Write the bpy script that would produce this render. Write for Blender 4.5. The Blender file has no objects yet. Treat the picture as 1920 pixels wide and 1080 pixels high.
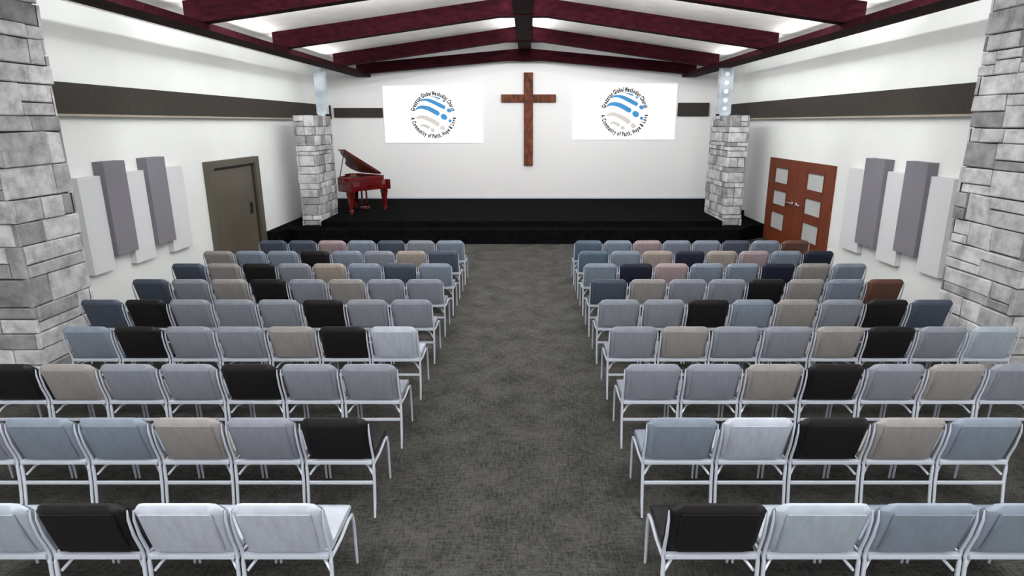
import bpy, bmesh, math, random
from mathutils import Vector, Matrix
R = random.Random(7)
scene = bpy.context.scene
COL = scene.collection

# ------------------------------------------------------------------ materials
def lin(c):
    return tuple(((v/255)/12.92 if v/255 <= .04045 else ((v/255+.055)/1.055)**2.4) for v in c) + (1,)

def mat(name, rgb, rough=.6, metal=0, rgb2=None, scale=8, stretch=(1,1,1), bump=0, bscale=None, detail=4, lo=.35, hi=.65, spec=.5, coat=0):
    m = bpy.data.materials.new(name); m.use_nodes = True
    n = m.node_tree.nodes; l = m.node_tree.links
    b = n['Principled BSDF']
    b.inputs['Base Color'].default_value = lin(rgb)
    b.inputs['Roughness'].default_value = rough
    b.inputs['Metallic'].default_value = metal
    b.inputs['Specular IOR Level'].default_value = spec
    b.inputs['Coat Weight'].default_value = coat
    if rgb2 or bump:
        tc = n.new('ShaderNodeTexCoord'); mp = n.new('ShaderNodeMapping')
        mp.inputs['Scale'].default_value = stretch
        l.new(tc.outputs['Object'], mp.inputs['Vector'])
    if rgb2:
        t = n.new('ShaderNodeTexNoise'); t.inputs['Scale'].default_value = scale; t.inputs['Detail'].default_value = detail
        r = n.new('ShaderNodeValToRGB')
        r.color_ramp.elements[0].position = lo; r.color_ramp.elements[0].color = lin(rgb)
        r.color_ramp.elements[1].position = hi; r.color_ramp.elements[1].color = lin(rgb2)
        l.new(mp.outputs[0], t.inputs['Vector']); l.new(t.outputs['Fac'], r.inputs[0]); l.new(r.outputs[0], b.inputs['Base Color'])
    if bump:
        t2 = n.new('ShaderNodeTexNoise'); t2.inputs['Scale'].default_value = bscale or scale*4; t2.inputs['Detail'].default_value = 3
        bp = n.new('ShaderNodeBump'); bp.inputs['Strength'].default_value = bump; bp.inputs['Distance'].default_value = .01
        l.new(mp.outputs[0], t2.inputs['Vector']); l.new(t2.outputs['Fac'], bp.inputs['Height']); l.new(bp.outputs[0], b.inputs['Normal'])
    return m

M = {}
M['wall'] = mat('wall_paint', (231,234,232), .9, rgb2=(227,230,228), scale=1.2, spec=.1)
M['wall_back'] = mat('wall_paint_back', (222,222,222), .9, spec=.1)
M['ceiling'] = mat('ceiling_panel', (248,246,243), .85, rgb2=(238,236,232), scale=3, spec=.1)
M['burgundy'] = mat('burgundy_steel', (26,1,7), .85, rgb2=(43,7,16), scale=5, stretch=(1,3,3), detail=6, spec=.08)
M['beamwood'] = mat('dark_beam_wood', (48,45,42), .8, rgb2=(58,55,51), scale=9, stretch=(5,5,.6), spec=.15)
M['beamtrim'] = mat('beam_trim', (150,140,128), .7)
M['steel'] = mat('pale_blue_steel', (140,152,160), .45, rgb2=(190,200,206), scale=2.5)
M['hole_pale'] = mat('bright_hole_pale', (222,228,232), .4)
M['bluetrim'] = mat('pale_blue_trim', (196,204,218), .7)
M['stage'] = mat('black_stage_carpet', (4,4,5), .95, rgb2=(14,15,16), scale=9, detail=8, bump=.2, bscale=120, spec=.02)
M['panel_light'] = mat('light_panel_felt', (208,210,212), .85, spec=.15)
M['panel_dark'] = mat('dark_panel_felt', (112,110,117), .85, spec=.15)
M['bronze'] = mat('bronze_paint', (66,61,52), .45, rgb2=(76,70,60), scale=2)
M['bronze_frame'] = mat('bronze_frame', (70,66,55), .5)
M['doorgap'] = mat('door_gap', (22,19,16), .8)
M['darkmetal'] = mat('dark_metal', (25,24,24), .35, .6)
M['doorwood'] = mat('mahogany_door', (84,38,20), .5, rgb2=(100,48,28), scale=6, stretch=(1,8,.8), spec=.2)
M['doorwood2'] = mat('mahogany_door_stile', (94,44,26), .5, rgb2=(78,36,20), scale=6, stretch=(1,8,.8), spec=.2)
M['frost'] = mat('frosted_glass', (176,180,180), .18, spec=.6)
M['chrome'] = mat('chrome', (215,215,215), .2, .9)
M['crosswood'] = mat('cross_wood', (52,25,15), .6, rgb2=(114,62,38), scale=3.5, stretch=(2,2,1.2), detail=7, spec=.15)
M['piano'] = mat('polished_mahogany', (82,12,12), .14, rgb2=(66,9,11), scale=1.5, coat=.6)
M['piano_under'] = mat('lid_underside', (104,58,52), .22, rgb2=(92,44,42), scale=3)
M['gold'] = mat('gold_plate', (150,98,30), .35, .6)
M['black'] = mat('black_satin', (14,12,12), .4)
M['ivory'] = mat('ivory', (226,222,210), .4)
M['ink'] = mat('black_ink', (18,18,18), .7)
M['blue_ink'] = mat('blue_ink', (52,136,194), .7)
M['grey_ink'] = mat('warm_grey_ink', (206,201,194), .7)
M['frame'] = mat('pale_metal_frame', (180,185,197), .32, .15)
M['underframe'] = mat('dark_glide', (40,40,42), .5)

# screen surface gives off light
ms = bpy.data.materials.new('lit_screen'); ms.use_nodes = True
b = ms.node_tree.nodes['Principled BSDF']; b.inputs['Base Color'].default_value = (.9,.9,.9,1)
b.inputs['Emission Color'].default_value = (1,1,1,1); b.inputs['Emission Strength'].default_value = .22
b.inputs['Roughness'].default_value = .8
M['screen'] = ms

# carpet: woven mottle
m = bpy.data.materials.new('woven_grey_carpet'); m.use_nodes = True
n = m.node_tree.nodes; l = m.node_tree.links; b = n['Principled BSDF']
tc = n.new('ShaderNodeTexCoord')
def nz(scale, st, detail=5):
    mp = n.new('ShaderNodeMapping'); mp.inputs['Scale'].default_value = st
    t = n.new('ShaderNodeTexNoise'); t.inputs['Scale'].default_value = scale; t.inputs['Detail'].default_value = detail
    l.new(tc.outputs['Object'], mp.inputs[0]); l.new(mp.outputs[0], t.inputs['Vector']); return t.outputs['Fac']
def mth(op, a, b_=None, v=None):
    x = n.new('ShaderNodeMath'); x.operation = op; l.new(a, x.inputs[0])
    if b_ is not None: l.new(b_, x.inputs[1])
    if v is not None: x.inputs[1].default_value = v
    return x.outputs[0]
s1 = mth('ADD', nz(14,(3.2,.8,1)), nz(14,(.8,3.2,1)))
s2 = mth('ADD', s1, nz(3,(1,1,1),6))
s3 = mth('ADD', s2, nz(60,(1,1,1),2))
s4 = mth('MULTIPLY', s3, v=.25)
r = n.new('ShaderNodeValToRGB'); e = r.color_ramp.elements
e[0].position = .42; e[0].color = lin((38,38,37)); e[1].position = .58; e[1].color = lin((70,69,66))
l.new(s4, r.inputs[0]); l.new(r.outputs[0], b.inputs['Base Color'])
b.inputs['Roughness'].default_value = .95; b.inputs['Specular IOR Level'].default_value = .1
bp = n.new('ShaderNodeBump'); bp.inputs['Strength'].default_value = .25; bp.inputs['Distance'].default_value = .01
l.new(s3, bp.inputs['Height']); l.new(bp.outputs[0], b.inputs['Normal'])
M['carpet'] = m

# stone: per-stone tone comes from a colour attribute, plus grain
m = bpy.data.materials.new('ashlar_stone'); m.use_nodes = True
n = m.node_tree.nodes; l = m.node_tree.links; b = n['Principled BSDF']
at = n.new('ShaderNodeAttribute'); at.attribute_name = 'stone'
tc = n.new('ShaderNodeTexCoord')
t = n.new('ShaderNodeTexNoise'); t.inputs['Scale'].default_value = 5; t.inputs['Detail'].default_value = 9; t.inputs['Roughness'].default_value = .65
l.new(tc.outputs['Object'], t.inputs['Vector'])
r = n.new('ShaderNodeValToRGB'); e = r.color_ramp.elements
e[0].position = .3; e[0].color = (.42,.42,.43,1); e[1].position = .6; e[1].color = (1,1,1,1)
l.new(t.outputs['Fac'], r.inputs[0])
mx = n.new('ShaderNodeMixRGB'); mx.blend_type = 'MULTIPLY'; mx.inputs[0].default_value = 1
l.new(at.outputs['Color'], mx.inputs[1]); l.new(r.outputs[0], mx.inputs[2]); l.new(mx.outputs[0], b.inputs['Base Color'])
bp = n.new('ShaderNodeBump'); bp.inputs['Strength'].default_value = .5; bp.inputs['Distance'].default_value = .03
l.new(t.outputs['Fac'], bp.inputs['Height']); l.new(bp.outputs[0], b.inputs['Normal'])
b.inputs['Roughness'].default_value = .9
M['stone'] = m

# ------------------------------------------------------------------ mesh helpers
def box(bm, x0,x1,y0,y1,z0,z1, bev=0):
    v = [bm.verts.new(p) for p in [(x0,y0,z0),(x1,y0,z0),(x1,y1,z0),(x0,y1,z0),(x0,y0,z1),(x1,y0,z1),(x1,y1,z1),(x0,y1,z1)]]
    f = [bm.faces.new([v[i] for i in q]) for q in [(3,2,1,0),(4,5,6,7),(0,1,5,4),(1,2,6,5),(2,3,7,6),(3,0,4,7)]]
    if bev:
        ed = list({e for q in f for e in q.edges})
        bmesh.ops.bevel(bm, geom=ed, offset=bev, segments=2, affect='EDGES', profile=.7)

def tube(bm, pts, rad, seg=8, squash=1):
    pts = [Vector(p) for p in pts]
    if not isinstance(rad, (list,tuple)): rad = [rad]*len(pts)
    rings = []
    for i,p in enumerate(pts):
        d = (pts[min(i+1,len(pts)-1)] - pts[max(i-1,0)]).normalized()
        a = Vector((1,0,0)) if abs(d.x) < .9 else Vector((0,1,0))
        u = (a - d*a.dot(d)).normalized(); w = d.cross(u)
        rings.append([bm.verts.new(p + (u*math.cos(k*2*math.pi/seg)*squash + w*math.sin(k*2*math.pi/seg))*rad[i]) for k in range(seg)])
    for a,b_ in zip(rings, rings[1:]):
        for k in range(seg):
            fc = bm.faces.new([a[k],a[(k+1)%seg],b_[(k+1)%seg],b_[k]]); fc.smooth = True
    bm.faces.new(rings[0][::-1]); bm.faces.new(rings[-1])

def prism(bm, poly, z0, z1):
    lo = [bm.verts.new((x,y,z0)) for x,y in poly]; hi = [bm.verts.new((x,y,z1)) for x,y in poly]
    bm.faces.new(lo[::-1]); bm.faces.new(hi)
    k = len(poly)
    for i in range(k): bm.faces.new([lo[i],lo[(i+1)%k],hi[(i+1)%k],hi[i]])

def fin(name, bm, m, parent=None, smooth=False):
    bmesh.ops.recalc_face_normals(bm, faces=bm.faces)
    me = bpy.data.meshes.new(name)
    if smooth:
        for f in bm.faces: f.smooth = True
    bm.to_mesh(me); bm.free()
    if m: me.materials.append(M[m] if isinstance(m,str) else m)
    o = bpy.data.objects.new(name, me); COL.objects.link(o)
    if parent: o.parent = parent
    return o

def bx(name, m, dims, parent=None, bev=0):
    bm = bmesh.new(); box(bm, *dims, bev=bev); return fin(name, bm, m, parent)

def tag(o, label, cat, group=None):
    o['label'] = label; o['category'] = cat
    if group: o['group'] = group
    return o
def struct(o, label=None):
    o['kind'] = 'structure'
    if label: o['label'] = label
    return o
def empty(name, loc=(0,0,0), rz=0):
    o = bpy.data.objects.new(name, None); COL.objects.link(o); o.location = loc; o.rotation_euler = (0,0,rz)
    o.empty_display_size = .2
    return o

# ------------------------------------------------------------------ room shell
XL, XR, YB = -6.5, 6.3, 19.8
YF = -5.0
struct(bx('floor','carpet',(XL-.2,XR+.2,YF,YB+.2,-.1,0)))
struct(bx('wall_left','wall',(XL-.2,XL,YF,YB,0,4.64)))
struct(bx('wall_right','wall',(XR,XR+.2,YF,YB,0,4.64)))
struct(bx('wall_back','wall_back',(XL-.2,XR+.2,YB,YB+.2,0,5.55)))
# pitched ceiling
RX, RZ, SL = -.1, 5.51, .138
bm = bmesh.new()
xs = [XL-.2, RX, XR+.2]
def cz(x): return RZ - SL*abs(x-RX)
a = [bm.verts.new((x,y,cz(x)+dz)) for dz in (0,.12) for y in (YF,YB+.2) for x in xs]
for q in [(0,1,4,3),(1,2,5,4),(6,7,10,9),(7,8,11,10),(0,1,7,6),(1,2,8,7),(3,4,10,9),(4,5,11,10),(0,3,9,6),(2,5,11,8)]:
    bm.faces.new([a[i] for i in q])
struct(fin('ceiling', bm, 'ceiling'))
struct(bx('trim_1','bluetrim',(XL,XL+.09,YB-.09,YB,.5,3.1)))
struct(bx('trim_2','bluetrim',(XR-.09,XR,YB-.09,YB,.5,3.1)))
struct(bx('baseboard_back','bluetrim',(XL+.1,XR-.1,YB-.025,YB,.5,.55)))

# stage: broad lower tier + upper tier
def arc(cx,cy,r,a0,a1,k=6):
    return [(cx+r*math.cos(math.radians(a0+(a1-a0)*i/k)), cy+r*math.sin(math.radians(a0+(a1-a0)*i/k))) for i in range(k+1)]
st = empty('stage_platform', (0,0,0))
tag(st, 'wide two-tier stage platform covered in black carpet against back wall', 'stage')
bm = bmesh.new()
prism(bm, [(XL+.005,14.2),(-6.2,14.3)] + arc(-5.75,14.9,.33,190,270) + arc(5.2,14.9,.33,270,340) + [(5.7,15.05),(XR-.005,15.48),(XR-.005,YB-.005),(XL+.005,YB-.005)], .0, .36)
fin('lower_tier', bm, 'stage', st)
bm = bmesh.new()
prism(bm, [(-5.37,15.08),(5.05,15.08),(5.05,17.0),(XR-.005,17.0),(XR-.005,YB-.005),(XL+.005,YB-.005),(XL+.005,16.75),(-5.37,16.75)], .361, .5)
fin('upper_tier', bm, 'stage', st)

# burgundy roof beams
def rafter(y, label, hy=.11, dep=.34, tie=False):
    bm = bmesh.new()
    ring = []
    for x in [-5.3,-2.8,-.6,RX,.4,2.6,5.2]:
        d = dep + (.07 if x == RX else 0)
        top = cz(x) - .004
        if tie: top = 5.19 - abs(x-RX)*.088
        ring.append([bm.verts.new((x,yy,zz)) for yy,zz in ((y-hy,top-d),(y+hy,top-d),(y+hy,top),(y-hy,top))])
    for p,q in zip(ring, ring[1:]):
        for k in range(4): bm.faces.new([p[k],p[(k+1)%4],q[(k+1)%4],q[k]])
    bm.faces.new(ring[0][::-1]); bm.faces.new(ring[-1])
    if not tie:
        return tag(fin('roof_rafter', bm, 'burgundy'), label, 'beam', 'burgundy cross rafters under the ceiling')
    e = empty('roof_rafter',(0,0,0)); fin('tie_beam',bm,'burgundy',e)
    bx('king_post','burgundy',(RX-.15,RX+.15,y-.09,y+.09,5.192,5.495),e)
    return tag(e, label, 'beam', 'burgundy cross rafters under the ceiling')
RAF = [19.2,17.0,13.1,9.85,7.1]
for y,lb in zip(RAF, ['burgundy cross rafter farthest away, just above the cross and screens',
             'burgundy cross rafter second from the back wall',
             'thick burgundy cross rafter third from the back wall',
             'burgundy cross rafter fourth from the back wall, cut by the photo top',
             'burgundy cross rafter nearest the camera, barely showing at the top corners']):
    rafter(y, lb, tie=(y == 19.2), dep=(.31 if y == 19.2 else .34))
rb_ = empty('ridge_beam',(0,0,0)); tag(rb_,'burgundy ridge beam running lengthwise under the roof peak','beam')
ys = [YF,6.985,7.215,9.735,9.965,12.985,13.215,16.885,17.115,19.1]
for a_,b_ in zip(ys[0::2], ys[1::2]): bx('ridge_length','burgundy',(RX-.19,RX+.19,a_,b_,5.12,5.475),rb_)
for x0,x1,side in ((-5.48,-5.03,'left'),(4.93,5.38,'right')):
    o = bx('eave_beam','burgundy',(x0,x1,YF,19.75,4.39,4.50))
    tag(o, f'long dark burgundy eave beam running along the {side} side of the roof','beam','eave beams along both roof sides')

# dark wood beams on walls
def wall_beam(d, label, trim=True, along='y'):
    e = empty('wall_beam', ((d[0]+d[1])/2, (d[2]+d[3])/2, d[4]))
    lx,ly,lz = e.location
    dd = (d[0]-lx,d[1]-lx,d[2]-ly,d[3]-ly,0,d[5]-d[4])
    bx('beam','beamwood',dd,e,bev=.008)
    if trim: bx('underside_trim','beamtrim',(dd[0],dd[1]-.0,dd[2],dd[3],-.035,-.001),e)
    tag(e,label,'beam')
wall_beam((XL+.001,XL+.13,7.45,19.7,3.1,3.52),'dark brown wood beam along the left white wall')
wall_beam((XR-.13,XR-.001,7.8,19.7,3.1,3.52),'dark brown wood beam along the right white wall')
wall_beam((-6.28,-4.72,YB-.1,YB-.002,3.14,3.44),'short dark wood beam on back wall left of the left screen',False)
wall_beam((4.86,5.86,YB-.1,YB-.002,3.18,3.6),'short dark wood beam on back wall right of the right screen',False)

# ------------------------------------------------------------------ stone pillars
def stone_pillar(x0,x1,y0,y1,z0,z1,label,hm=(.14,.42),wm=(.3,.72),seed=1):
    rr = random.Random(seed)
    e = empty('stone_pillar', ((x0+x1)/2,(y0+y1)/2,z0))
    c = e.location.copy()
    hx,hy,H = (x1-x0)/2,(y1-y0)/2,z1-z0
    th = .05
    bx('mortar_core','mortar',(-hx+th,hx-th,-hy+th,hy-th,0,H-.01),e)
    bm = bmesh.new(); cl = bm.loops.layers.float_color.new('stone')
    def slab(face,u0,u1,w0,w1):
        # face frames: origin, u axis, outward normal
        out = th + rr.uniform(-.014,.016)
        j = .006; ch = .012
        tone = rr.choice([.27,.33,.40,.46,.51,.54,.58,.23,.49,.53])*rr.uniform(.92,1.08)
        def P(u,w,o):
            if face=='f': return (u,-(hy-th)-o,w)
            if face=='b': return (u,(hy-th)+o,w)
            if face=='r': return ((hx-th)+o,u,w)
            return (-(hx-th)-o,u,w)
        jit = lambda: rr.uniform(-.011,.011)*min(1,2.5*(w1-w0))
        base = [(u0+j,w0+j),(u1-j,w0+j),(u1-j,w1-j),(u0+j,w1-j)]
        k1 = [(u+jit(),w+jit()) for u,w in base]
        cu,cw = (u0+u1)/2,(w0+w1)/2
        k2 = [(u+math.copysign(ch,cu-u),w+math.copysign(ch,cw-w)) for u,w in k1]
        A = [bm.verts.new(P(u,w,0)) for u,w in k1]
        B = [bm.verts.new(P(u,w,out-ch)) for u,w in k1]
        C_ = [bm.verts.new(P(u,w,out+rr.uniform(-.004,.004))) for u,w in k2]
        fs = [bm.faces.new(C_)]
        for i in range(4):
            fs.append(bm.faces.new([A[i],A[(i+1)%4],B[(i+1)%4],B[i]]))
            fs.append(bm.faces.new([B[i],B[(i+1)%4],C_[(i+1)%4],C_[i]]))
        for f in fs:
            for lp in f.loops: lp[cl] = (tone,tone,tone*1.02,1)
    z = 0; k = 0
    while z < H-.02:
        h = rr.uniform(*hm)
        if z+h > H-.12: h = H-z
        for face in 'frbl':
            half = hx if face in 'fb' else hy
            ext = ((0 if k%2 else -th) if face in 'fb' else (-th if k%2 else 0))
            a_,b_ = -half-0*ext+(-ext if ext<0 else 0), half-(-ext if ext<0 else 0)
            u = a_
            while u < b_-.01:
                w = rr.uniform(*wm)
                if u+w > b_-.16: w = b_-u
                if h > .27 and rr.random() < .35:
                    s = rr.uniform(.35,.65)*h
                    slab(face,u,u+w,z,z+s); slab(face,u,u+w,z+s,z+h)
                else: slab(face,u,u+w,z,z+h)
                u += w
        z += h; k += 1
    me_o = fin('stone_facing', bm, 'stone', e)
    tag(e,label,'pillar','grey stacked-stone pillars')
M['mortar'] = mat('dark_mortar', (58,58,60), .95)
PT = [(-6.49,-5.7,6.44,7.4,0,4.6,'tall grey stone pillar nearest the camera at the left edge of photo',(.13,.4),(.3,.72),3),
      (5.62,6.29,6.5,7.72,0,4.6,'tall grey stone pillar nearest the camera at the right edge of photo',(.13,.4),(.3,.72),5),
      (-5.9,-5.4,15.2,16.62,.362,3.16,'short grey stone pillar on the stage left of the piano',(.1,.27),(.2,.45),8),
      (5.08,5.58,15.2,16.85,.362,3.16,'short grey stone pillar on the stage near the brown double door',(.1,.27),(.2,.45),9)]
for p in PT: stone_pillar(*p[:7],hm=p[7],wm=p[8],seed=p[9])
def steel_post(x0,x1,y0,y1,label,holes):
    cx,cy = (x0+x1)/2,(y0+y1)/2
    e = empty('steel_post',(cx,cy,3.162)); hx,hy = (x1-x0)/2,(y1-y0)/2; H = 4.388-3.162
    bm = bmesh.new()
    box(bm,-hx+.02,hx-.02,-hy+.02,hy-.02,0,H); box(bm,-hx,-hx+.03,-hy,hy,0,H); box(bm,hx-.03,hx,-hy,hy,0,H)
    box(bm,-hx,hx,-hy,hy,0,.04)
    fin('column',bm,'steel',e)
    if holes:
        for k in range(5):  # pale discs stand for knockout holes, their brightness put into the colour
            bm = bmesh.new(); z = .18+k*.22
            tube(bm,[(0,-hy+.025,z),(0,-hy-.005,z)],.06,14); fin('bright_hole_disc',bm,'hole_pale',e)
    tag(e,label,'post')
steel_post(-5.68,-5.42,16.35,16.58,'pale blue-grey steel post on top of the stone pillar left of stage',False)
steel_post(5.12,5.45,16.35,16.58,'pale steel post with round spots above the right stage pillar',True)

# ------------------------------------------------------------------ wall panels
def apanel(side,y0,y1,z0,z1,th,m,label):
    xw = XL if side<0 else XR
    x0,x1 = (xw+.002,xw+th) if side<0 else (xw-th,xw-.002)
    o = bx('acoustic_panel',m,(x0-xw,x1-xw,-(y1-y0)/2,(y1-y0)/2,0,z1-z0),bev=.008)
    o.location = (xw,(y0+y1)/2,z0)
    tag(o,label,'wall panel','staggered acoustic panels on the side walls')
apanel(-1,8.40,8.86,.78,2.21,.10,'panel_light','light grey upright wall panel nearest the left stone pillar')
apanel(-1,8.865,9.35,.98,2.41,.17,'panel_dark','dark grey upright wall panel nearest the left stone pillar')
apanel(-1,9.355,9.88,.74,2.215,.10,'panel_light','light grey wall panel between the two dark ones on the left wall')
apanel(-1,9.885,10.39,.94,2.41,.17,'panel_dark','dark grey wall panel on the left wall, closer to the bronze door')
apanel(-1,10.395,11.0,.71,2.21,.10,'panel_light','light grey wall panel nearest the bronze door on the left wall')
apanel(1,10.83,11.47,.59,2.14,.10,'panel_light','light grey wall panel nearest the brown double door')
apanel(1,10.23,10.825,.80,2.36,.17,'panel_dark','dark grey wall panel on the right wall, closer to the double door')
apanel(1,9.66,10.225,.62,2.165,.10,'panel_light','light grey wall panel between the two dark ones on the right wall')
apanel(1,9.11,9.655,.90,2.38,.17,'panel_dark','dark grey wall panel nearest the right stone pillar')
apanel(1,8.60,9.105,.69,2.18,.10,'panel_light','light grey wall panel nearest the right stone pillar')

# ------------------------------------------------------------------ doors
d1 = empty('door_1',(XL,13.0,0)); struct(d1,'dark bronze single door with bronze frame in the left wall')
hw,hh = 1.13,2.215
bm = bmesh.new()
box(bm,.002,.12,-hw,-hw+.2,.005,hh); box(bm,.002,.12,hw-.2,hw,.005,hh); box(bm,.002,.12,-hw+.2,hw-.2,hh-.14,hh)
fin('door_frame',bm,'bronze_frame',d1)
bm = bmesh.new()
box(bm,.002,.07,-hw+.2,-hw+.27,.005,hh-.14); box(bm,.002,.07,hw-.27,hw-.2,.005,hh-.14); box(bm,.002,.07,-hw+.27,hw-.27,hh-.19,hh-.14)
fin('door_stop',bm,'doorgap',d1)
leaf = bx('door_leaf','bronze',(.002,.05,-hw+.275,hw-.275,.02,hh-.2),d1,bev=.004)
bm = bmesh.new(); box(bm,.051,.07,.6,.67,.93,1.2,bev=.006); tube(bm,[(.07,.635,1.0),(.11,.635,1.0),(.11,.45,1.0)],.014); tube(bm,[(.07,.635,1.13),(.09,.635,1.13)],.022,12)
fin('door_handle',bm,'darkmetal',leaf)

d2 = empty('door_2',(XR,13.74,0)); struct(d2,'brown wooden double door with six frosted glass panes in the right wall')
hw,hh = 1.64,2.12
for s in (-1,1):
    y0,y1 = (-hw,-.006) if s<0 else (.006,hw)
    bm = bmesh.new()
    zr = [(.32,.79),(.98,1.39),(1.5,1.91)]
    zr = [(.36,.82),(.96,1.36),(1.50,1.92)]
    ya,yb = y0+.38,y1-.38
    if s<0: ya,yb = y0+.36,y1-.46
    else: ya,yb = y0+.46,y1-.36
    box(bm,-.05,-.002,y0,ya,.02,hh); box(bm,-.05,-.002,yb,y1,.02,hh)
    zs = [.02]+[v for q in zr for v in q]+[hh]
    for i in range(0,len(zs),2): box(bm,-.048,-.002,ya,yb,zs[i],zs[i+1])
    lf = fin('door_leaf',bm,'doorwood',d2)
    bm = bmesh.new()
    for a_,b_ in zr:   # slim moulding round each pane
        for q in ((ya,ya+.03,a_,b_),(yb-.03,yb,a_,b_),(ya+.03,yb-.03,a_,a_+.03),(ya+.03,yb-.03,b_-.03,b_)): box(bm,-.06,-.01,*q)
    fin('pane_moulding',bm,'doorwood2',lf)
    for a_,b_ in zr: bx('glass_pane','frost',(-.03,-.01,ya+.03,yb-.03,a_+.03,b_-.03),lf)
    bm = bmesh.new(); yy = s*.11
    tube(bm,[(-.05,yy,1.13),(-.07,yy,1.13)],.045,12); tube(bm,[(-.07,yy,1.13),(-.1,yy,1.13),(-.1,yy+s*.26,1.13)],.014)
    fin('door_handle',bm,'chrome',lf)

# ------------------------------------------------------------------ cross
cr = empty('wooden_cross',(.0105,YB,1.606)); tag(cr,'tall brown wooden cross hung on the back wall between the screens','cross')
bx('upright','crosswood',(-.147,.147,-.14,-.004,0,2.923),cr,bev=.02)
bm = bmesh.new(); box(bm,-.872,-.149,-.13,-.004,2.005,2.254,bev=.02); box(bm,.149,.885,-.13,-.004,2.005,2.254,bev=.02)
fin('crossbar',bm,'crosswood',cr)

# ------------------------------------------------------------------ screens with emblem and lettering
def glyph_mesh(ch, cache={}):
    if ch in cache: return cache[ch]
    cu = bpy.data.curves.new('glyph','FONT'); cu.body = ch; cu.size = 1; cu.extrude = 0; cu.offset = .055; cu.resolution_u = 3
    ob = bpy.data.objects.new('glyph',cu); COL.objects.link(ob)
    bpy.context.view_layer.update()
    me = bpy.data.meshes.new_from_object(ob.evaluated_get(bpy.context.evaluated_depsgraph_get()))
    bpy.data.objects.remove(ob)
    vs = [v.co.copy() for v in me.vertices]; fs = [tuple(p.vertices) for p in me.polygons]
    bpy.data.meshes.remove(me); bpy.data.curves.remove(cu)
    x0 = min(v.x for v in vs); x1 = max(v.x for v in vs)
    cache[ch] = (vs,fs,x0,x1); return cache[ch]
def ring_text(bm, text, R_, size, mid_deg, span_deg, top, sx=.62):
    gap = .1; sp = .3; total = 0; its = []
    for ch in text:
        if ch == ' ': its.append((ch,total,sp)); total += sp; continue
        g = glyph_mesh(ch); w = (g[3]-g[2]); its.append((ch,total,w)); total += w+gap
    total -= gap
    for ch,off,w in its:
        if ch == ' ': continue
        f_ = (off+w/2)/total - .5
        ang = math.radians(mid_deg - f_*span_deg) if top else math.radians(mid_deg + f_*span_deg)
        vs,fs,x0,x1 = glyph_mesh(ch)
        k = math.radians(span_deg)*R_/total    # width of one em on the ring
        rot = ang - math.pi/2 if top else ang + math.pi/2
        nv = []
        for v in vs:
            lx = (v.x-(x0+x1)/2)*k; lz = (v.y-.35)*size
            nv.append(bm.verts.new((R_*math.cos(ang)+lx*math.cos(rot)-lz*math.sin(rot), -.0465, R_*math.sin(ang)+lx*math.sin(rot)+lz*math.cos(rot))))
        for p in fs:
            try: bm.faces.new([nv[i] for i in p])
            except ValueError: pass
def swoosh(pts_w):
    # centre-line points with half widths, closed with a round tip
    bm = bmesh.new(); L_ = []; Rr = []
    P = [Vector((p[0],p[1])) for p in pts_w]
    for i,p in enumerate(P):
        d = (P[min(i+1,len(P)-1)]-P[max(i-1,0)]).normalized(); nrm = Vector((-d.y,d.x)); w = pts_w[i][2]
        L_.append(p+nrm*w); Rr.append(p-nrm*w)
    d = (P[-1]-P[-2]).normalized(); w = pts_w[-1][2]; nrm = Vector((-d.y,d.x))
    tip = [P[-1]+nrm*w*math.cos(t_)+d*w*math.sin(t_) for t_ in [math.pi*k/8 for k in range(1,8)]]
    out = L_+tip+Rr[::-1]
    for yy in (-.047,-.045):
        bm.faces.new([bm.verts.new((p.x,yy,p.y)) for p in out])
    return bm
def smooth(pts,k=6):
    out = []
    n_ = len(pts)
    for i in range(n_-1):
        p0,p1,p2,p3 = pts[max(i-1,0)],pts[i],pts[i+1],pts[min(i+2,n_-1)]
        for j in range(k):
            t_ = j/k
            out.append(tuple(.5*((2*b_)+(-a_+c_)*t_+(2*a_-5*b_+4*c_-d_)*t_*t_+(-a_+3*b_-3*c_+d_)*t_**3) for a_,b_,c_,d_ in zip(p0,p1,p2,p3)))
    out.append(pts[-1]); return out
def emblem_px(x,y):   # emblem drawing units: 1728x1080 sheet centred on the ring centre (870,557), 1 unit = screen width/1645
    return ((x-870)*SC,-(y-557)*SC)
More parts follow.
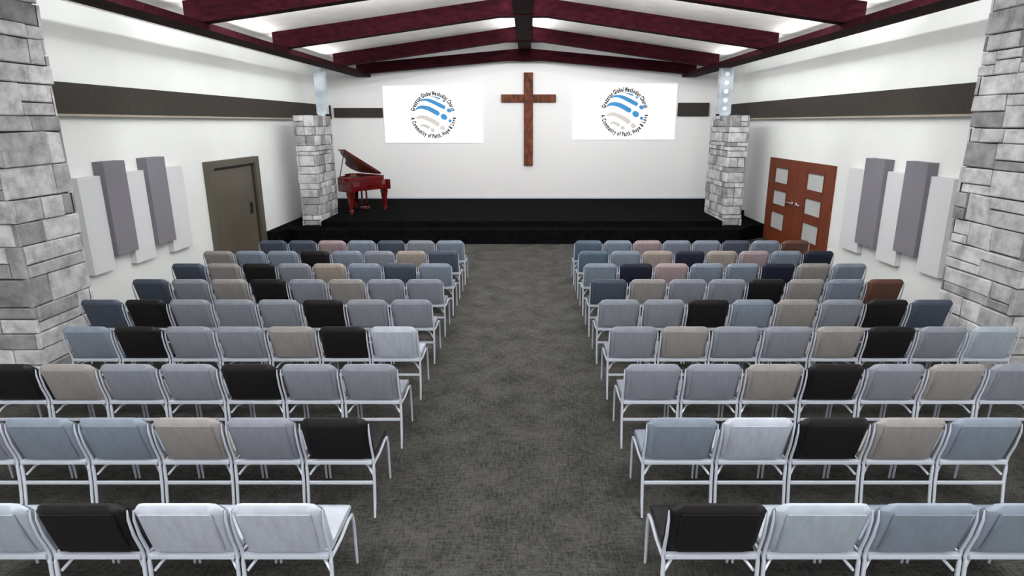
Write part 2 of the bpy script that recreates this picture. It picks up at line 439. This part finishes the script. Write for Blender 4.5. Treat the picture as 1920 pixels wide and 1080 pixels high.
def screen(x0,x1,z0,z1,label):
    global SC
    e = empty('wall_screen',((x0+x1)/2,YB,(z0+z1)/2)); hx,hz = (x1-x0)/2,(z1-z0)/2
    bx('screen_surface','screen',(-hx,hx,-.042,-.004,-hz,hz),e)
    SC = 2*hx/1645
    bm = bmesh.new(); Rm = 344*SC
    ring_text(bm,'Greggton Global Methodist Church',Rm,66*SC/.72,90,160,True)
    fin('lettering',bm,'ink',e)
    bm = bmesh.new()
    ring_text(bm,'A Community of Faith, Hope & Love',Rm,66*SC/.72,270,166,False)
    fin('lettering',bm,'ink',e)
    def sw(pts,m):
        q = [emblem_px(a_,b_)+(w*SC,) for a_,b_,w in smooth(pts)]
        fin('emblem_stripe',swoosh(q),m,e)
    sw([(830,262,1),(890,272,7),(940,286,11),(985,302,13)],'blue_ink')
    sw([(640,350,1),(690,325,13),(760,318,20),(850,342,28),(960,393,31),(1050,437,31)],'blue_ink')
    sw([(572,492,1),(620,448,18),(690,436,28),(790,456,34),(870,494,36),(940,533,38)],'blue_ink')
    sw([(590,618,14),(640,595,26),(710,597,30),(800,630,34),(880,670,36),(935,708,38)],'grey_ink')
    sw([(648,745,8),(680,728,18),(720,732,22),(780,760,26)],'grey_ink')
    for cx,cy,ra,rb,m_ in [(1055,337,22,17,'blue_ink'),(1135,489,38,31,'blue_ink'),(1048,592,57,45,'blue_ink'),(1147,656,28,25,'blue_ink'),(1018,772,43,36,'grey_ink'),(850,806,36,30,'grey_ink')]:
        bm = bmesh.new(); px,pz = emblem_px(cx,cy)
        for yy in (-.047,-.045):
            pts = []
            for k in range(24):
                t_ = k*math.pi/12; u,w = ra*math.cos(t_)*SC,rb*math.sin(t_)*SC; a_ = math.radians(-32)
                pts.append(bm.verts.new((px+u*math.cos(a_)-w*math.sin(a_),yy,pz+u*math.sin(a_)+w*math.cos(a_))))
            bm.faces.new(pts)
        fin('emblem_dot',bm,m_,e)
    tag(e,label,'screen','white screens on the back wall')
screen(-4.69,-1.475,2.335,4.12,'white wall screen with round church emblem, left of the cross')
screen(1.46,4.81,2.44,4.20,'white wall screen with round church emblem, right of the cross')

# ------------------------------------------------------------------ grand piano
pn = empty('grand_piano',(-4.0,17.15,.5),math.atan2(.6,-.8))
tag(pn,'polished red mahogany grand piano with raised lid on the stage','piano')
pl = [(.27,0),(1.3,0),(1.46,.06),(1.54,.22),(1.5,.42),(1.36,.6),(1.12,.76),(.94,.93),(.86,1.1),(.76,1.25),(.6,1.35),(.27,1.38)]
def offs(poly, d):
    c_ = Vector((.75,.62)); return [tuple(Vector(p)+(c_-Vector(p)).normalized()*d) for p in poly]
bm = bmesh.new(); z0,z1 = .62,1.0
k = len(pl); inn = offs(pl,.05)
rings = [[bm.verts.new((x,y,z)) for x,y in p] for p,z in ((pl,z0),(pl,z1),(inn,z1),(inn,.9))]
for a_,b_ in zip(rings,rings[1:]):
    for i in range(k): bm.faces.new([a_[i],a_[(i+1)%k],b_[(i+1)%k],b_[i]])
bm.faces.new(rings[0][::-1]); bm.faces.new(rings[3])
case = fin('case',bm,'piano',pn)
bm = bmesh.new(); prism(bm,offs(pl,.09),.902,.915); fin('iron_plate',bm,'gold',pn)
bm = bmesh.new()
for i in range(14):
    y = .2+i*.07; tube(bm,[(.4,y,.93),(1.25-i*.045,y-.06,.93)],.004,4)
fin('strings',bm,'gold',pn)
kb = bx('key_bed','piano',(0,.268,.04,1.34,.64,.76),pn)
for a_,b_ in ((0,.09),(1.29,1.38)): bx('key_cheek','piano',(-.01,.268,a_,b_,.62,.9),pn,bev=.01)
# closed key cover with a bowed front
bm = bmesh.new()
prism(bm,[(.04,.092),(-.0,.3),(-.03,.69),(-.0,1.08),(.04,1.288),(.266,1.288),(.266,.092)],.762,.9)
fin('key_cover',bm,'piano',pn)
bx('fallboard','piano',(.2,.265,.095,1.285,.902,.99),pn,bev=.01)
A = math.radians(30)
def lid_pt(x,y,h): return (x, y*math.cos(A)-h*math.sin(A), 1.012+y*math.sin(A)+h*math.cos(A))
def lid_prism(poly,h0,h1,name,m,par):
    bm = bmesh.new(); lo = [bm.verts.new(lid_pt(x,y,h0)) for x,y in poly]; hi = [bm.verts.new(lid_pt(x,y,h1)) for x,y in poly]
    bm.faces.new(lo[::-1]); bm.faces.new(hi)
    for i in range(len(poly)): bm.faces.new([lo[i],lo[(i+1)%len(poly)],hi[(i+1)%len(poly)],hi[i]])
    return fin(name,bm,m,par)
lidp = [(.42,-.01)]+[(x,y-.01 if y<.01 else y+.01) for x,y in pl[1:-1]]+[(.42,1.4)]
lid = lid_prism(lidp,.008,.035,'lid','piano',pn)
lid_prism(offs(lidp,.03),.0,.0075,'lid_lining','piano_under',lid)
lid_prism([(.42,-.01),(.74,-.01),(.74,1.37),(.42,1.4)],.04,.065,'lid_flap','piano',lid)
bm = bmesh.new(); tube(bm,[(.72,1.2,.93),lid_pt(.78,1.12,-.002)],.012,6); fin('lid_prop',bm,'black',pn)
bm = bmesh.new(); 
v = [(.3,.3,.98),(.3,1.05,.98),(.42,1.05,1.14),(.42,.3,1.14)]
box(bm,.33,.55,.35,1.0,.96,.985); fin('music_desk',bm,'black',pn)
for x,y in ((.15,.12),(.15,1.3),(1.25,.3)):
    bm = bmesh.new()
    box(bm,x-.075,x+.075,y-.075,y+.075,.5,.62,bev=.01)
    ring=[]
    for hw_,z in ((.065,.499),(.035,.12),(.05,.1),(.05,.05)):
        ring.append([bm.verts.new((x+a_*hw_,y+b_*hw_,z)) for a_,b_ in ((-1,-1),(1,-1),(1,1),(-1,1))])
    for p,q in zip(ring,ring[1:]):
        for i in range(4): bm.faces.new([p[i],p[(i+1)%4],q[(i+1)%4],q[i]])
    bm.faces.new(ring[0]); bm.faces.new(ring[-1])
    lg = fin('leg',bm,'piano',pn)
    bm = bmesh.new(); tube(bm,[(x-.02,y,.025),(x+.02,y,.025)],.025,12); fin('caster',bm,'gold',lg)
bm = bmesh.new(); box(bm,.34,.38,.58,.61,.14,.62); box(bm,.34,.38,.74,.77,.14,.62); box(bm,.31,.41,.53,.82,.09,.139,bev=.008)
ly = fin('pedal_lyre',bm,'piano',pn)
for i in range(3):
    bx('pedal','gold',(.2,.31,.6+i*.06,.63+i*.06,.1,.115),ly)

# ------------------------------------------------------------------ chairs
CC = {  # fabric colours (cushions) with the words for them
 'pale':  ((170,175,187),'pale silver-grey'), 'ice':   ((156,165,176),'pale icy grey'),
 'grey':  ((126,130,140),'mid grey'),          'blue':  ((120,130,144),'blue-grey'),
 'warm':  ((138,134,132),'warm grey'),         'black': ((10,6,9),'black'),
 'slate': ((66,74,88),'dark slate'),           'navy':  ((22,26,46),'dark navy'),
 'brown': ((92,62,50),'brown'),                'beige': ((152,142,134),'beige-grey'),
 'pink':  ((156,138,142),'pinkish grey'),      'teal':  ((80,98,112),'dull teal'),
}
FAB = {k: mat('fabric_'+k, v[0], .62, rgb2=tuple(int(c*.93) for c in v[0]), scale=7, bump=.08, bscale=90, spec=.35) for k,v in CC.items()}

def back_surface(bm, w, z0, z1, t):
    # shell with wings curving forward at the sides and a rolled top
    NU,NV = 14,9
    def P(i,j,side):
        u = -1+2*i/NU; v = j/NV
        x = u*w/2
        wing = .055*max(0,(abs(u)-.7)/.3)**1.5*(1-.45*v**3)
        y = .105*(1-v)**1.25 + wing
        z = z0+(z1-z0)*v
        if v > .86: 
            q = (v-.86)/.14; y += .018*q*q
            z -= .062*max(0,(abs(u)-.72)/.28)**2.2*q
        if v < .12: y += .012*((.12-v)/.12)**2
        if side: y += t*(1-.45*max(0,(v-.8)/.2))
        return (x,y,z)
    g = [[[bm.verts.new(P(i,j,s)) for j in range(NV+1)] for i in range(NU+1)] for s in (0,1)]
    for s in (0,1):
        for i in range(NU):
            for j in range(NV):
                bm.faces.new([g[s][i][j],g[s][i+1][j],g[s][i+1][j+1],g[s][i][j+1]])
    for i in range(NU):
        for j in (0,NV): bm.faces.new([g[0][i][j],g[0][i+1][j],g[1][i+1][j],g[1][i][j]])
    for j in range(NV):
        for i in (0,NU): bm.faces.new([g[0][i][j],g[0][i][j+1],g[1][i][j+1],g[1][i][j]])

def chair_meshes():
    """name -> (mesh, uses_fabric); origin on the floor below the top of the backrest, facing +y"""
    out = []
    W = .524
    def add(name, bm, kind, smooth=False):
        bmesh.ops.recalc_face_normals(bm, faces=bm.faces)
        if smooth:
            for f in bm.faces: f.smooth = True
        me = bpy.data.meshes.new(name); bm.to_mesh(me); bm.free()
        if smooth:
            try: me.set_sharp_from_angle(angle=math.radians(50))
            except Exception: pass
        out.append((name, me, kind))
    bm = bmesh.new(); back_surface(bm, W-.022, .465, .86, .04); add('backrest', bm, 'fabric', True)
    # rear panel sewn on the back of the shell
    bm = bmesh.new(); NV = 7; rows = []
    for j in range(NV+1):
        v = .07+.79*j/NV; z = .465+.395*v; y = .105*(1-v)**1.25
        hw_ = .205
        rows.append([bm.verts.new(p) for p in ((-hw_,y+.003,z),(-hw_+.006,y-.007,z),(hw_-.006,y-.007,z),(hw_,y+.003,z))])
    for a_,b_ in zip(rows,rows[1:]):
        for k_ in range(3): bm.faces.new([a_[k_],a_[k_+1],b_[k_+1],b_[k_]])
    bm.faces.new(rows[0]); bm.faces.new(rows[-1][::-1])
    add('rear_panel', bm, 'panel')
    bm = bmesh.new()   # seat cushion, waterfall front
    prof = [(.135,.43),(.135,.465),(.2,.478),(.36,.482),(.52,.478),(.575,.462),(.59,.435),(.57,.42),(.4,.418),(.2,.42)]
    xs_ = [(-.245,.72),(-.236,.94),(-.21,1),(.21,1),(.236,.94),(.245,.72)]
    rg = []
    for x,s_ in xs_: rg.append([bm.verts.new((x,.36+(y-.36)*(1-(1-s_)*.12),.45+(z-.45)*s_)) for y,z in prof])
    for a_,b_ in zip(rg,rg[1:]):
        for k_ in range(len(prof)): bm.faces.new([a_[k_],a_[(k_+1)%len(prof)],b_[(k_+1)%len(prof)],b_[k_]])
    bm.faces.new(rg[0]); bm.faces.new(rg[-1][::-1]); add('seat', bm, 'fabric', True)
    for s_ in (-1,1):
        x = s_*.258
        bm = bmesh.new()
        tube(bm,[(x,.055,.80),(x,.05,.74),(x,.07,.62),(x,.108,.50),(x,.118,.44),(x,.105,.40)],[.004,.008,.0095,.0105,.0115,.011],8)
        add('side_rail', bm, 'frame', True)
        bm = bmesh.new(); tube(bm,[(x,.108,.40),(x,.10,.28),(x,.075,.12),(x,.045,.0)],[.0125,.0125,.0115,.009],8); add('leg', bm, 'frame', True)
        bm = bmesh.new(); tube(bm,[(x,.118,.425),(x,.3,.41),(x,.46,.425),(x,.535,.41),(x,.56,.34),(x,.565,.16),(x,.57,.0)],[.011,.011,.012,.0135,.0125,.011,.009],8); add('leg', bm, 'frame', True)
    bm = bmesh.new(); box(bm,-.25,.25,.092,.128,.432,.462,bev=.005); add('lower_back_rail', bm, 'frame')
    bm = bmesh.new(); box(bm,-.247,.247,.088,.106,.262,.286,bev=.004); add('stretcher', bm, 'frame')
    for s_ in (-1,1):
        bm = bmesh.new(); tube(bm,[(s_*.247,.12,.33),(s_*.2,.16,.385),(s_*.13,.2,.405),(s_*.12,.5,.405)],.010,6)
        add('seat_bracket', bm, 'frame', True)
    return out
CM = chair_meshes()
meshes = {}
PANEL = {k: mat('rear_fabric_'+k, tuple(int(c*.92) for c in v[0]), .7, rgb2=tuple(int(c*.85) for c in v[0]), scale=6, stretch=(3,1,.8), bump=.08, bscale=90, spec=.3) for k,v in CC.items()}
for ck in CC:
    lst = []
    for name, me, kind in CM:
        key = (id(me), kind if kind=='frame' else ck)
        if key not in meshes:
            c_ = me.copy(); c_.materials.append({'frame':M['frame'],'fabric':FAB[ck],'panel':PANEL[ck]}[kind]); meshes[key] = c_
        lst.append((name, meshes[key]))
    CC[ck] = CC[ck]+(lst,)

def chair(ck, x, y, label, group, sx=1):
    e = empty('padded_chair',(x,y,0)); e.scale = (sx,1,1)
    for name, me in CC[ck][2]:
        o = bpy.data.objects.new(name, me); o.parent = e; COL.objects.link(o)
    tag(e,label,'chair',group)
ORD = ['first','second','third','fourth','fifth','sixth','seventh','eighth','ninth']
ROWY = [2.92,3.93,4.93,5.94,6.93,7.91,8.85,9.77,10.68]
def rowname(i):
    return 'nearest row' if i==0 else f'{ORD[i]} nearest row'
LEFT = [
 ['pale','pale','black','ice'],
 ['black','grey','warm','blue','blue','grey'],
 ['grey','grey','black','grey','grey','warm','black'],
 ['pale','black','warm','grey','grey','black','blue'],
 ['grey','grey','black','grey','grey','grey','black','slate'],
 ['grey','grey','warm','grey','black','warm','grey','slate'],
 ['blue','slate','blue','beige','grey','black','warm','slate'],
 ['slate','beige','grey','blue','black','blue','blue','warm'],
 ['blue','grey','slate','blue','pink','slate','slate'],
]
RIGHT = [
 ['black','ice','blue','blue'],
 ['blue','pale','black','warm','blue'],
 ['grey','grey','warm','black','grey','warm','grey'],
 ['grey','warm','grey','grey','warm','black','grey','ice'],
 ['grey','grey','black','blue','warm','grey','black','slate'],
 ['slate','warm','grey','grey','black','warm','blue','brown'],
 ['blue','navy','pink','blue','blue','navy','warm','blue'],
 ['teal','blue','beige','navy','beige','pink','blue','navy'],
 ['teal','blue','pink','blue','blue','slate','blue','brown'],
]
PL_ = [.567,.55,.55,.552,.55,.55,.55,.55,.55]
PR_ = [.61,.568,.555,.557,.555,.555,.555,.55,.55]
X0R = [.80,.87,.865,.862,.858,.858,.855,.85,.85]
for i,y in enumerate(ROWY):
    for side,rows,p,x0 in ((-1,LEFT[i],PL_[i],-1.175),(1,RIGHT[i],PR_[i],X0R[i])):
        for k,ck in enumerate(rows):
            sname = 'left' if side<0 else 'right'
            where = 'at the aisle' if k==0 else f'{ORD[k]} from aisle'
            lb = f'{CC[ck][1]} chair {where}, {sname} block, {rowname(i)} to camera'
            if i==8: lb = f'{CC[ck][1]} chair {where}, {sname} block, row nearest the stage'
            chair(ck, x0+side*p*(k+.5), y-.02, lb, f'padded chairs {sname} of the aisle', sx=min(1.12,p/.55))

# ------------------------------------------------------------------ light
w = bpy.data.worlds.new('World'); scene.world = w; w.use_nodes = True
w.node_tree.nodes['Background'].inputs[0].default_value = (1,1,1,1)
w.node_tree.nodes['Background'].inputs[1].default_value = 1.6
def area(name, loc, rot, sx, sy, energy, col=(1,1,1)):
    d = bpy.data.lights.new(name,'AREA'); d.shape = 'RECTANGLE'; d.size = sx; d.size_y = sy; d.energy = energy; d.color = col
    o = bpy.data.objects.new(name,d); COL.objects.link(o); o.location = loc; o.rotation_euler = [math.radians(a_) for a_ in rot]
    return o
# unseen added fill behind the rafters: one brightens the ceiling, one shines downwards
UP = {19.2:0, 17.0:10, 13.1:145, 9.85:260, 7.1:250}
DN = {19.2:0, 17.0:10, 13.1:35, 9.85:55, 7.1:60}
sl = math.degrees(math.atan(SL))
for y in RAF:
    for x,ry in ((-2.6,-sl),(2.4,sl)):
        zb = cz(x)-.34
        if UP[y]: area('added_fill_up',(x,y+.15,zb+.12),(143 if y > 12 else 132,ry,0),4.4,.05,UP[y])
        if DN[y]: area('added_fill_down',(x,y+.15,zb+.12),(20,ry,0),4.4,.05,DN[y])
for y0,y1,en in ((.5,6.9,70),(7.3,9.7,26),(10,12.9,33),(13.3,16.8,44),(17.2,19,12)):   # unseen fill added along both ridge beam sides to brighten the walls
    for x,b_ in ((RX-.2,85),(RX+.2,-85)):
        area('added_ridge_fill',(x,(y0+y1)/2,5.3),(0,b_,0),.22,y1-y0,en)
    for x,b_ in ((-5.4,-125),(5.3,125)):               # added fill hidden on top of the eave beams, brightening the ceiling
        area('added_eave_fill',(x,(y0+y1)/2,4.545),(0,b_,0),.05,y1-y0,en*(.5 if y0<17 else .2))
    for x,b_ in ((-5.5,60),(5.4,-60)):                 # added fill tucked behind the eave beams, evening out the side walls
        area('added_wall_fill',(x,(y0+y1)/2,4.46),(0,b_,0),.05,y1-y0,en*.07)
for y in (-3.5,-.5,2.5):  # invented overhead fill near the camera, outside the view
    for x in (-3,3):
        area('added_fill_up',(x,y,4.3),(180,0,0),2,.4,130)
        area('added_top_fill',(x,y,4.4),(0,0,0),1.2,1.2,90)

# ------------------------------------------------------------------ camera
cam = bpy.data.cameras.new('camera'); co = bpy.data.objects.new('camera',cam); COL.objects.link(co)
co.location = (0,0,2.98); co.rotation_euler = (math.radians(90-14.3862),0,0)
cam.sensor_width = 36; cam.lens = 1100/1920*36
cam.shift_x = -30/1920; cam.shift_y = -28/1920
scene.camera = co
scene.view_settings.view_transform = 'Standard'; scene.view_settings.look = 'None'
scene.view_settings.gamma = 1; scene.view_settings.exposure = -.08
try: scene.view_settings.use_curve_mapping = False
except Exception: pass
